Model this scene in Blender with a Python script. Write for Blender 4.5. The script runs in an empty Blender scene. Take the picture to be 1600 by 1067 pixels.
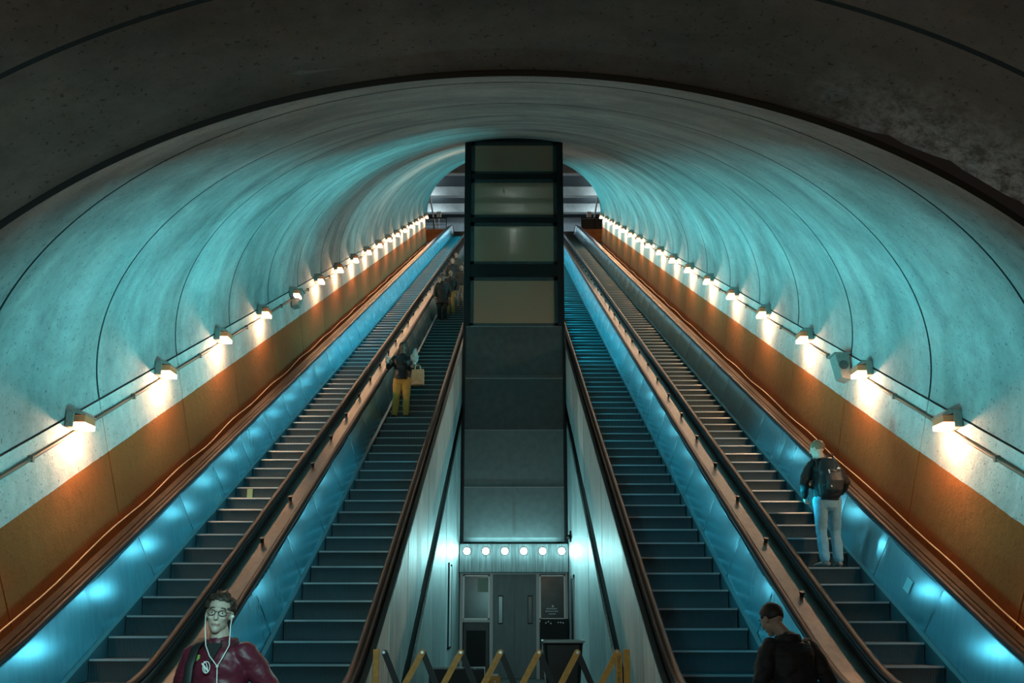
import bpy, bmesh, math, random
from mathutils import Vector, Matrix, noise
R = math.radians
sc = bpy.context.scene
COL = sc.collection
random.seed(7)

# ------------------------------------------------------------------ camera
cam_d = bpy.data.cameras.new('camera'); cam = bpy.data.objects.new('camera', cam_d); COL.objects.link(cam)
EYE = 1.58
cam.location = (0, 0, EYE); cam.rotation_euler = (R(90 + 10.65), 0, 0)
cam_d.sensor_width = 36; cam_d.sensor_fit = 'HORIZONTAL'
cam_d.lens = 1300 / 1600 * 36
cam_d.shift_x = -3 / 1600; cam_d.shift_y = 179.5 / 1600
cam_d.clip_end = 300
sc.camera = cam
sc.view_settings.view_transform = 'Standard'; sc.view_settings.look = 'None'
sc.view_settings.gamma = 1; sc.view_settings.use_curve_mapping = False
sc.view_settings.exposure = 0.0
sc.cycles.max_bounces = 6; sc.cycles.use_denoising = True
sc.cycles.sample_clamp_indirect = 4.0

# ------------------------------------------------------------------ world and lights
w = bpy.data.worlds.new('world'); sc.world = w; w.use_nodes = True
w.node_tree.nodes['Background'].inputs[0].default_value = (0.6, 0.5, 0.42, 1)
w.node_tree.nodes['Background'].inputs[1].default_value = 0.012

T = math.tan(R(30)); C30 = math.cos(R(30))
Z0 = EYE - 5.84                      # step nosing plane: z = Z0 + T*y
def zs(y): return Z0 + T * y
def slope(x, t, v):                  # t along the slope, v vertical height over the nosing plane
    h = v * C30
    return Vector((x, t * C30 - h * .5, Z0 + t * .5 + h * C30))
TEAL = (0.09, 0.74, 0.82); CYAN = (0.008, 0.66, 0.92); WARM = (1.0, 0.56, 0.30); ICE = (0.40, 0.93, 0.95)

def light(kind, loc, power, col, size=.2, size_y=None, aim=None, spread=None, spot=None, blend=.5):
    d = bpy.data.lights.new('light', kind); d.energy = power; d.color = col
    if kind == 'AREA':
        d.size = size
        if size_y: d.shape = 'RECTANGLE'; d.size_y = size_y
        if spread: d.spread = R(spread)
    else:
        d.shadow_soft_size = size
    if kind == 'SPOT': d.spot_size = R(spot); d.spot_blend = blend
    o = bpy.data.objects.new('light', d); COL.objects.link(o); o.location = loc
    if aim is not None: o.rotation_euler = Vector(aim).to_track_quat('-Z', 'Y').to_euler()
    return o
# cold uplights along the inner escalator decks, throwing sideways at the haunches of the vault
for k in range(18):
    t = 10.4 + k * 2.64
    for s in (-1, 1):
        p = 46; x = s * 1.25
        if s < 0 and t > 16: x = 1.15; p = 60                       # on the left the lamps sit on the far side of the strip
        if s < 0 and t > 30: p = 30
        if 23 < t < 28.5:                                           # beside the tower, not inside it
            if s < 0: continue
            x = 1.52
        light('AREA', slope(x, t, 1.0), p, TEAL, .35, .12, (s * .74, .10, .66), 74)
# cold lights added without fittings over the escalator treads: two escalators glow all the way, the others only in their lower part
for k in range(41):
    t = 9.4 + k * 1.40
    for cx in (-4.1, -2.2, 2.2, 4.1):
        s = -1 if cx < 0 else 1
        full = cx in (-4.1, 2.2)
        if not full and t > 19: continue
        if cx == -2.2 and t > 17.5: continue
        light('AREA', slope(cx - s * .30, t, .95), (13 if t > 24 else 5) if full else 3.6, CYAN, .16, .08, (s * .75, .25, -.62), 140)
        light('AREA', slope(cx - s * .50, t + .6, .14), .9, (.22, .85, 1.0), .05, .12, (s * .72, -.66, .22), 100)   # small low light added to draw streaks on the facing panel
# warm fill light added behind the camera for the near vault
light('AREA', (0, -3.5, 3.9), 52, (1.0, .56, .34), 3, .5, (0, 1, .35), 160)
# upper hall
for y, p in ((62.9, 420), (65.8, 400)):
    light('POINT', (0, y, 35.2), p, (.75, .95, 1.0), .12)
    for x in (-7, 7): light('POINT', (x, y, 35.5), p * .25, (.75, .95, 1.0), .12)
light('POINT', (0, 61.5, 33.5), 45, (.7, .9, 1.0), .3)
for x in (-6.4, 6.4): light('POINT', (x, 56, 30.5), 70, WARM, .2)

# ------------------------------------------------------------------ materials
def nodes_of(m): return m.node_tree.nodes, m.node_tree.links
def mat(name, col, rough=.5, metal=0.0, var=0.0, scale=8.0, bump=0.0, stretch=(1, 1, 1), emit=None, estr=0.0, spec=.5, alpha=None, trans=None):
    m = bpy.data.materials.new(name); m.use_nodes = True
    n, l = nodes_of(m); b = n['Principled BSDF']
    b.inputs['Base Color'].default_value = (*col, 1); b.inputs['Roughness'].default_value = rough
    b.inputs['Metallic'].default_value = metal; b.inputs['Specular IOR Level'].default_value = spec
    if emit: b.inputs['Emission Color'].default_value = (*emit, 1); b.inputs['Emission Strength'].default_value = estr
    if alpha is not None: b.inputs['Alpha'].default_value = alpha
    if trans: b.inputs['Transmission Weight'].default_value = trans
    if var or bump:
        tc = n.new('ShaderNodeTexCoord'); mp = n.new('ShaderNodeMapping'); mp.inputs['Scale'].default_value = stretch
        nz = n.new('ShaderNodeTexNoise'); nz.inputs['Scale'].default_value = scale; nz.inputs['Detail'].default_value = 6
        l.new(tc.outputs['Object'], mp.inputs[0]); l.new(mp.outputs[0], nz.inputs['Vector'])
        if var:
            rp = n.new('ShaderNodeValToRGB')
            rp.color_ramp.elements[0].position = .3; rp.color_ramp.elements[1].position = .7
            rp.color_ramp.elements[0].color = (*[c * (1 - var) for c in col], 1)
            rp.color_ramp.elements[1].color = (*[min(1, c * (1 + var)) for c in col], 1)
            l.new(nz.outputs['Fac'], rp.inputs[0]); l.new(rp.outputs[0], b.inputs['Base Color'])
        if bump:
            bp = n.new('ShaderNodeBump'); bp.inputs['Strength'].default_value = bump; bp.inputs['Distance'].default_value = .02
            l.new(nz.outputs['Fac'], bp.inputs['Height']); l.new(bp.outputs[0], b.inputs['Normal'])
    return m

def concrete(name, a, b_, dado=None, dado_h=0.0, crust=False):
    m = bpy.data.materials.new(name); m.use_nodes = True
    n, l = nodes_of(m); b = n['Principled BSDF']; b.inputs['Roughness'].default_value = .88; b.inputs['Specular IOR Level'].default_value = .25
    tc = n.new('ShaderNodeTexCoord')
    def mapped(scale):
        mp = n.new('ShaderNodeMapping'); mp.inputs['Scale'].default_value = scale; l.new(tc.outputs['Object'], mp.inputs[0]); return mp.outputs[0]
    def nz(vec, s, d=6, rough=.6, dist=0):
        q = n.new('ShaderNodeTexNoise'); q.inputs['Scale'].default_value = s; q.inputs['Detail'].default_value = d
        q.inputs['Roughness'].default_value = rough; q.inputs['Distortion'].default_value = dist; l.new(vec, q.inputs['Vector']); return q.outputs['Fac']
    def ramp(f, p0, p1, c0, c1):
        r = n.new('ShaderNodeValToRGB'); r.color_ramp.elements[0].position = p0; r.color_ramp.elements[1].position = p1
        r.color_ramp.elements[0].color = (*c0, 1); r.color_ramp.elements[1].color = (*c1, 1); l.new(f, r.inputs[0]); return r.outputs[0]
    def mix(kind, f, A, B):
        x = n.new('ShaderNodeMix'); x.data_type = 'RGBA'; x.blend_type = kind
        if isinstance(f, float): x.inputs[0].default_value = f
        else: l.new(f, x.inputs[0])
        l.new(A, x.inputs[6]); l.new(B, x.inputs[7]); return x.outputs[2]
    big = nz(mapped((1, 1, 1)), .55, 8, .62, .6)
    base = ramp(big, .33, .68, a, b_)
    st = nz(mapped((.35, 1.3, .35)), 1.0, 6, .6, .3)                     # stains that follow the arcs
    base = mix('MULTIPLY', .75, base, ramp(st, .36, .64, (.60, .66, .66), (1.08, 1.08, 1.06)))
    fine = nz(mapped((1, 1, 1)), 7, 8, .7)
    base = mix('MULTIPLY', .6, base, ramp(fine, .3, .62, (.72, .72, .72), (1.05, 1.05, 1.05)))
    pit = nz(mapped((1, 1, 1)), 26, 2, .5)
    base = mix('MULTIPLY', .8, base, ramp(pit, .30, .36, (.35, .4, .4), (1, 1, 1)))
    chalk = nz(mapped((.5, 3.2, .5)), 1.3, 7, .7, 1.5)
    base = mix('MIX', ramp(chalk, .66, .74, (0, 0, 0), (.28, .28, .28)), base, ramp(fine, 0, 1, (.66, .66, .62), (.75, .75, .7)))
    if dado:
        sp = n.new('ShaderNodeSeparateXYZ'); l.new(tc.outputs['Object'], sp.inputs[0])
        wob = nz(mapped((1, 1, 1)), 3, 3)
        ad = n.new('ShaderNodeMath'); ad.operation = 'MULTIPLY_ADD'; ad.inputs[1].default_value = .03; l.new(wob, ad.inputs[0]); l.new(sp.outputs['Z'], ad.inputs[2])
        gt = n.new('ShaderNodeMath'); gt.operation = 'LESS_THAN'; gt.inputs[1].default_value = dado_h; l.new(ad.outputs[0], gt.inputs[0])
        dk = mix('MULTIPLY', .5, ramp(big, .3, .7, [c * .78 for c in dado], dado), ramp(pit, .32, .38, (.5, .5, .5), (1, 1, 1)))
        x = n.new('ShaderNodeMix'); x.data_type = 'RGBA'; l.new(gt.outputs[0], x.inputs[0]); l.new(base, x.inputs[6]); l.new(dk, x.inputs[7]); base = x.outputs[2]
    if crust:                                                              # lime crust on the right haunch beside the portal edge
        sp = n.new('ShaderNodeSeparateXYZ'); l.new(tc.outputs['Object'], sp.inputs[0])
        def mr(sock, f0, f1):
            q = n.new('ShaderNodeMapRange'); q.inputs[1].default_value = f0; q.inputs[2].default_value = f1; l.new(sock, q.inputs[0]); return q.outputs[0]
        mx = mr(sp.outputs['X'], 2.1, 3.1); my = mr(sp.outputs['Y'], 5.15, 5.75)
        mm = n.new('ShaderNodeMath'); mm.operation = 'MULTIPLY'; l.new(mx, mm.inputs[0]); l.new(my, mm.inputs[1])
        cr = ramp(nz(mapped((1, 1, 1)), 6.5, 10, .8, .25), .42, .60, (0, 0, 0), (1, 1, 1))
        m2 = mix('MULTIPLY', 1.0, cr, mm.outputs[0])
        base = mix('MIX', m2, base, ramp(fine, .2, .8, (.55, .6, .6), (1, 1, 1)))
    l.new(base, b.inputs['Base Color'])
    bp = n.new('ShaderNodeBump'); bp.inputs['Strength'].default_value = .5; bp.inputs['Distance'].default_value = .03
    l.new(fine, bp.inputs['Height']); l.new(bp.outputs[0], b.inputs['Normal'])
    return m

M = {}
M['vault'] = concrete('vault_concrete', (.22, .235, .235), (.48, .48, .47))
M['near'] = concrete('portal_concrete', (.24, .215, .19), (.36, .32, .29), crust=True)
M['wall'] = concrete('wall_concrete', (.46, .45, .43), (.66, .64, .61), dado=(.34, .095, .019), dado_h=1.69 * C30)
M['groove'] = mat('groove', (.03, .05, .055), .95)
M['floor'] = mat('terrazzo', (.25, .25, .25), .55, var=.25, scale=30)
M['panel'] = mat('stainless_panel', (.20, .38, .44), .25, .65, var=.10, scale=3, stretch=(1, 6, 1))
M['skirt'] = mat('skirt_steel', (.22, .25, .27), .42, .8)
M['rubber'] = mat('handrail_rubber', (.006, .006, .007), .45, 0, spec=.12)
M['deck'] = mat('deck_bronze', (.085, .062, .050), .33, .65, var=.3, scale=5, stretch=(4, .3, 4))
M['deckdark'] = mat('deck_dark_steel', (.045, .045, .045), .45, .5)
M['step'] = mat('step_aluminium', (.014, .022, .026), .5, .4)
M['nosing'] = mat('step_nosing_lit', (.34, .38, .39), .35, .7)
M['steel'] = mat('grey_steel', (.35, .37, .38), .4, .8)
M['darkmetal'] = mat('dark_bronze_metal', (.028, .028, .03), .45, .6)
M['towerpanel'] = mat('tower_panel', (.20, .23, .235), .42, .5, var=.10, scale=6)
M['towerdark'] = mat('tower_dark_panel', (.10, .11, .11), .45, .4, var=.15, scale=6)
M['door'] = mat('lift_door_steel', (.13, .16, .17), .4, .6, var=.1, scale=9, stretch=(1, 1, .2))
M['clad'] = mat('brushed_cladding', (.47, .53, .54), .5, .2, var=.42, scale=5, stretch=(9, 9, .35))
M['cladb'] = mat('worn_cladding', (.60, .65, .65), .55, .15, var=.45, scale=5, stretch=(9, 9, .3))
M['recess'] = mat('dark_recess', (.004, .005, .006), .95, spec=.05)
M['black'] = mat('matte_black', (.008, .009, .010), .6)
M['lamp_body'] = mat('lamp_housing', (.30, .27, .24), .6, .2, var=.2, scale=30)
M['cable'] = mat('cable_sheath', (.62, .45, .30), .6)
M['pipe'] = mat('conduit', (.24, .16, .12), .5, .3)
M['yellow'] = mat('gate_yellow', (.62, .27, .04), .5, var=.2, scale=20)
M['galv'] = mat('galvanised', (.6, .62, .62), .4, .8)
M['white'] = mat('white_print', (.75, .75, .72), .6)
M['hallconc'] = concrete('hall_concrete', (.36, .38, .39), (.52, .54, .55))
M['lens'] = mat('floodlight_lens', (.9, .95, .95), .3, emit=(.72, 1, 1), estr=9)
M['glow'] = mat('lamp_glow', (1, .8, .6), .4, emit=(1, .62, .38), estr=4.5)
def glass(name, tint, opaque, rough):
    m = bpy.data.materials.new(name); m.use_nodes = True; n, l = nodes_of(m); b = n['Principled BSDF']; out = n['Material Output']
    b.inputs['Base Color'].default_value = (*tint, 1); b.inputs['Roughness'].default_value = rough
    tr = n.new('ShaderNodeBsdfTransparent'); tr.inputs[0].default_value = (.75, .72, .66, 1); mx = n.new('ShaderNodeMixShader'); mx.inputs[0].default_value = opaque
    l.new(tr.outputs[0], mx.inputs[1]); l.new(b.outputs[0], mx.inputs[2]); l.new(mx.outputs[0], out.inputs[0]); return m
M['dirtyglass'] = glass('dusty_glass', (.64, .38, .25), .72, .35)
M['lampglass'] = glass('lamp_glass', (.55, .26, .12), .85, .3)
M['clear'] = glass('clear_plastic', (.8, .75, .7), .35, .15)

# ------------------------------------------------------------------ mesh helpers
class MB:
    def __init__(s): s.v = []; s.f = []; s.m = []
    def add(s, verts, faces, mi=0):
        o = len(s.v); s.v += [tuple(v) for v in verts]; s.f += [tuple(i + o for i in f) for f in faces]; s.m += [mi] * len(faces)
    def box(s, x0, x1, y0, y1, z0, z1, mi=0, mx=None):
        vs = [Vector((x, y, z)) for z in (z0, z1) for y in (y0, y1) for x in (x0, x1)]
        if mx is not None: vs = [mx @ v for v in vs]
        s.add(vs, [(0, 2, 3, 1), (4, 5, 7, 6), (0, 1, 5, 4), (2, 6, 7, 3), (0, 4, 6, 2), (1, 3, 7, 5)], mi)
    def cbox(s, x0, x1, y0, y1, z0, z1, c=.01, mi=0, mx=None):      # box with chamfered edges
        vs = []; bm = bmesh.new(); bmesh.ops.create_cube(bm, size=1)
        for v in bm.verts: v.co = Vector(((x0 + x1) / 2 + v.co.x * (x1 - x0), (y0 + y1) / 2 + v.co.y * (y1 - y0), (z0 + z1) / 2 + v.co.z * (z1 - z0)))
        bmesh.ops.bevel(bm, geom=bm.edges[:], offset=c, segments=2, affect='EDGES', profile=.6)
        bm.verts.index_update(); vs = [v.co.copy() for v in bm.verts]
        if mx is not None: vs = [mx @ v for v in vs]
        s.add(vs, [[v.index for v in f.verts] for f in bm.faces], mi); bm.free()
    def loft(s, pts, n=14, side=(1, 0, 0), mi=0, cap=True, flat0=False):        # pts: (centre, r along side, r across)
        side = Vector(side); P = [Vector(p[0]) for p in pts]; rings = []
        def tang(i):
            a = P[max(0, i - 1)]; b = P[min(len(P) - 1, i + 1)]; t = b - a
            return t.normalized() if t.length > 1e-6 else Vector((0, 0, 1))
        def ring(c, rx, ry, t):
            u = side - t * side.dot(t)
            if u.length < 1e-3: u = Vector((0, 1, 0)) - t * t.y
            u.normalize(); w_ = t.cross(u)
            return [c + u * (rx * math.cos(a)) + w_ * (ry * math.sin(a)) for a in (2 * math.pi * k / n for k in range(n))]
        if cap and not flat0:
            t = tang(0); c, rx, ry = P[0], pts[0][1], pts[0][2]; r = min(rx, ry)
            rings += [ring(c - t * r * .92, rx * .38, ry * .38, t), ring(c - t * r * .6, rx * .8, ry * .8, t)]
        for i, p in enumerate(pts): rings.append(ring(P[i], p[1], p[2], tang(i)))
        if cap:
            t = tang(len(P) - 1); c, rx, ry = P[-1], pts[-1][1], pts[-1][2]; r = min(rx, ry)
            rings += [ring(c + t * r * .6, rx * .8, ry * .8, t), ring(c + t * r * .92, rx * .38, ry * .38, t)]
        vs = [v for r_ in rings for v in r_]; fs = []
        for i in range(len(rings) - 1):
            for k in range(n):
                k2 = (k + 1) % n; fs.append((i * n + k, i * n + k2, (i + 1) * n + k2, (i + 1) * n + k))
        fs.append(tuple(reversed(range(n)))); fs.append(tuple(range((len(rings) - 1) * n, len(rings) * n)))
        s.add(vs, fs, mi)
    def tube(s, pts, r, n=8, mi=0): s.loft([(p, r, r) for p in pts], n, (.31, .77, .2), mi, cap=False)
    def ball(s, c, rx, ry=None, rz=None, mi=0, mx=None, sub=3):
        ry = ry or rx; rz = rz or rx; bm = bmesh.new(); bmesh.ops.create_icosphere(bm, subdivisions=sub, radius=1); bm.verts.index_update()
        vs = [Vector((c[0] + v.co.x * rx, c[1] + v.co.y * ry, c[2] + v.co.z * rz)) for v in bm.verts]
        if mx is not None: vs = [mx @ v for v in vs]
        s.add(vs, [[v.index for v in f.verts] for f in bm.faces], mi); bm.free()
    def cyl(s, c, axis, r, h, n=20, mi=0, r2=None):                # from c along axis by h
        c = Vector(c); a = Vector(axis).normalized(); u = a.orthogonal().normalized(); w_ = a.cross(u); r2 = r if r2 is None else r2
        vs = [c + (u * math.cos(q) + w_ * math.sin(q)) * r for q in (2 * math.pi * k / n for k in range(n))]
        vs += [c + a * h + (u * math.cos(q) + w_ * math.sin(q)) * r2 for q in (2 * math.pi * k / n for k in range(n))]
        s.add(vs, [(k, (k + 1) % n, n + (k + 1) % n, n + k) for k in range(n)] + [tuple(reversed(range(n))), tuple(range(n, 2 * n))], mi)
    def sweep(s, prof, ys, zf, closed=True, mi=0):                 # prof: (x, v) section carried along z = zf(y)
        n = len(prof); vs = [(x, y, zf(y) + v) for y in ys for x, v in prof]; fs = []
        for i in range(len(ys) - 1):
            for k in range(n if closed else n - 1):
                k2 = (k + 1) % n; fs.append((i * n + k, i * n + k2, (i + 1) * n + k2, (i + 1) * n + k))
        if closed: fs += [tuple(range(n)), tuple(reversed(range((len(ys) - 1) * n, len(ys) * n)))]
        s.add(vs, fs, mi)
    def mesh(s, name, smooth=False):
        me = bpy.data.meshes.new(name); me.from_pydata(s.v, [], s.f); me.polygons.foreach_set('material_index', s.m)
        bm = bmesh.new(); bm.from_mesh(me); bmesh.ops.recalc_face_normals(bm, faces=bm.faces); bm.to_mesh(me); bm.free()
        if smooth: me.polygons.foreach_set('use_smooth', [True] * len(me.polygons))
        me.update(); return me
    def build(s, name, mats, parent=None, smooth=False, loc=None):
        o = bpy.data.objects.new(name, s.mesh(name, smooth))
        for m in (mats if isinstance(mats, (list, tuple)) else [mats]): o.data.materials.append(M[m] if isinstance(m, str) else m)
        COL.objects.link(o); o.parent = parent
        if loc is not None: o.location = loc
        return o
def tag(o, label=None, cat=None, group=None, kind=None):
    if label: o['label'] = label
    if cat: o['category'] = cat
    if group: o['group'] = group
    if kind: o['kind'] = kind
    return o
def thing(name, label, cat, loc=(0, 0, 0), rz=0, group=None):
    o = bpy.data.objects.new(name, None); COL.objects.link(o); o.location = loc; o.rotation_euler = (0, 0, rz); o.empty_display_size = .1
    return tag(o, label, cat, group)
def dup(o, parent=None, loc=None):
    c = o.copy(); COL.objects.link(c); c.parent = parent
    if loc is not None: c.location = loc
    return c
def copy_tree(o, loc):
    r = o.copy(); COL.objects.link(r); r.location = loc
    for ch in list(o.children):
        c = dup(ch, r)
        for g in list(ch.children): dup(g, c)
    return r
def structure(o): o['kind'] = 'structure'; return o
ORD = ['first', 'second', 'third', 'fourth', 'fifth', 'sixth', 'seventh', 'eighth', 'ninth', 'tenth', 'eleventh', 'twelfth', 'thirteenth', 'fourteenth', 'fifteenth', 'sixteenth', 'seventeenth', 'eighteenth', 'nineteenth']

# ------------------------------------------------------------------ the tunnel
A, B = 5.4, 4.09 * C30          # half width; rise measured square to the slope
HS = 2.52 * C30                 # springing height over the nosing plane (square to the slope)
Y_PORTAL, Y_MOUTH = 6.0, 47.4
def frame(o):                   # objects built in slope coordinates (x, t, h)
    o.location = (0, 0, Z0); o.rotation_euler = (R(30), 0, 0); return o
NA = 128
phis = [math.pi * k / NA for k in range(NA + 1)]
JT = [13.39 + 2.64 * k for k in range(-2, 17)]
def t_of_y(y, h): return (y + h * .5) / C30
mb = MB()
def vring(fn, dr=0):
    out = []
    for p in phis:
        x = -(A + dr) * math.cos(p); h = HS + (B + dr) * math.sin(p); out.append((x, fn(h), h))
    return out
rings = [(vring(lambda h: t_of_y(Y_PORTAL, h)), 0)]
def inner(tt): return lambda h: max(tt, t_of_y(Y_PORTAL, h) + 1e-3)
for j in JT:
    if j < 7.4: continue
    for tt, dr in ((j - .022, 0), (j - .016, .035), (j + .016, .035), (j + .022, 0)): rings.append((vring(inner(tt), dr), 1 if dr else 0))
    for q in (.7, 1.32, 1.95): rings.append((vring(inner(j + q)), 0))
last = [r for r in rings if r[0][NA // 2][1] < t_of_y(Y_MOUTH, HS + B) - .5]
rings = last + [(vring(lambda h: t_of_y(Y_MOUTH, h)), 0)]
n = NA + 1
for i in range(len(rings) - 1):
    vs = rings[i][0] + rings[i + 1][0]; g = 1 if (rings[i][1] or rings[i + 1][1]) else 0
    if all(abs(a[1] - b[1]) < .0045 for a, b in zip(rings[i][0], rings[i + 1][0])): continue
    fs = [(k, k + 1, n + k + 1, n + k) for k in range(NA)]
    mb.add(vs, fs, g)
vault = frame(structure(mb.build('ceiling', ['vault', 'groove'], smooth=False)))
# outer skin gives the vault its thickness at the mouth and at the portal lip
mb = MB()
def rim(y, d0, d1, jit=0):
    vs = []
    for dr in (d0, d1):
        for p in phis:
            jn = jit * (noise.noise(Vector((math.cos(p) * 9, 3.3, math.sin(p) * 9))) if dr else 0)
            x = -(A + dr + jn) * math.cos(p); h = HS + (B + dr + jn) * math.sin(p); vs.append((x, t_of_y(y, h), h))
    mb.add(vs, [(k, k + 1, n + k + 1, n + k) for k in range(NA)])
rim(Y_PORTAL, 0, .055); rim(Y_MOUTH, 0, .6)
frame(structure(mb.build('trim_portal', ['groove'])))
# near vault: level barrel in front of the portal, with its own joints
mb = MB(); zc = zs(Y_PORTAL) + 2.52
ysn = [-5, -2, 0, 1.2, 2.35, 3.55, 3.58, 4.2, 4.83, 4.87, 5.4, 5.99]
gro = {3.55, 4.83}
def nring(y, dr=0):
    out = []
    for p in phis:
        yy = y
        if y > 5.9:
            c = -math.cos(p); wgt = max(0, min(1, (c - .35) / .3))
            yy = y - wgt * (.10 + .16 * abs(noise.noise(Vector((c * 7, math.sin(p) * 7, 1.7)))) + .07 * noise.noise(Vector((c * 31, math.sin(p) * 31, 5))) + .05 * noise.noise(Vector((c * 70, math.sin(p) * 70, 9))))
            wl = max(0, min(1, (-c - .7) / .2)); yy -= wl * (.05 + .08 * abs(noise.noise(Vector((c * 9, 2, math.sin(p) * 9)))))
        out.append((-(A + .05 + dr) * math.cos(p), yy, zc + (4.09 + .05 + dr) * math.sin(p)))
    return out
prev = None
for y in ysn:
    r = nring(y)
    if prev: mb.add(prev + r, [(k, k + 1, n + k + 1, n + k) for k in range(NA)], 1 if any(abs(y - g - .035) < .012 for g in gro) else 0)
    prev = r
structure(mb.build('ceiling_portal', ['near', 'groove']))
# side walls along the slope: solid slabs with a groove at every panel joint
for s, nm in ((-1, 'wall_left'), (1, 'wall_right')):
    mb = MB()
    h0, h1 = -.55 * C30, HS
    edges = [t_of_y(6.0, 0)] + [j for j in JT if 8 < j < t_of_y(Y_MOUTH, 1) - .5] + [t_of_y(Y_MOUTH, 1.6)]
    for a_, b_ in zip(edges, edges[1:]):
        g = .012
        mb.box(*sorted((s * A, s * (A + .5))), a_ + g, b_ - g, h0, h1 - .028)
    mb.box(*sorted((s * (A + .04), s * (A + .5))), edges[0], edges[-1], h0, h1 - .006, 1)
    frame(structure(mb.build(nm, ['wall', 'groove'])))
    mb = MB(); mb.box(*sorted((s * A, s * (A + .4))), -5, 6.0, -.3, zc + .02)
    structure(mb.build('wall_portal_' + ('left' if s < 0 else 'right'), 'near'))
    # trough between deck and wall
    mb = MB(); mb.box(*sorted((s * 5.08, s * 5.45)), t_of_y(7, 0), t_of_y(60, 0), -.75 * C30, -.55 * C30)
    frame(structure(mb.build('trim_trough', 'deckdark')))
# floors
mb = MB(); mb.box(-5.5, 5.5, -5, 7.35, -.2, 0); mb.box(-1.4, 1.4, 7.35, 21.2, -.2, 0); structure(mb.build('floor', 'floor'))

# ------------------------------------------------------------------ escalators
ZT = 30.74
def zb(y):
    a = zs(y); b = .15; z = (a + b + math.sqrt((a - b) ** 2 + .06)) / 2
    c = ZT + .12; return (z + c - math.sqrt((z - c) ** 2 + .06)) / 2
YS = [5.4 + .2 * k for k in range(23)] + [9.9 + 1.2124 * k for k in range(1, 40)] + [57.6 + .2 * k for k in range(24)]
NB = 60                          # ribs across a step
def step_mesh():
    mb = MB(); W = 1.0; xs = []
    for k in range(NB):
        p = W / NB; x = -W / 2 + k * p; xs += [(x, 0), (x + p * .5, 0), (x + p * .5, 1), (x + p, 1)]
    rows = [(-.022, .000, 1), (-.07, .012, 1), (-.12, .020, 1), (-.18, .024, 1), (-.236, .026, 1)]
    vs = []
    for z, y, _ in rows:
        for x, d in xs: vs.append((x, y + d * .011, z))
    m = len(xs); fs = []
    for i in range(len(rows) - 1):
        for k in range(m - 1): fs.append((i * m + k, i * m + k + 1, (i + 1) * m + k + 1, (i + 1) * m + k))
    mb.add(vs, fs, 0)
    for q in range(len(fs)):
        if q % (m - 1) % 4 == 0: mb.m[q] = 2                       # rib tops lighter than the dirty dark grooves, to bring out the ribs
    mb.box(-.5, .5, -.004, .022, -.022, 0, 1)                      # nosing bar, the light on its edge put into a paler colour
    mb.box(-.5, .5, .022, .405, -.012, -.002, 0)                   # tread
    return mb
SM = step_mesh()
STEP = SM.mesh('step'); STEP.materials.append(M['step']); STEP.materials.append(M['nosing']); M['rib'] = mat('step_rib', (.085, .12, .13), .4, .4); STEP.materials.append(M['rib'])
SL = .462
HR = [(-.05, .02), (-.045, .05), (-.02, .068), (.02, .068), (.045, .05), (.05, .02), (.03, .0), (-.03, .0)]
PL = 1.40                        # panel length along the slope
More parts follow.
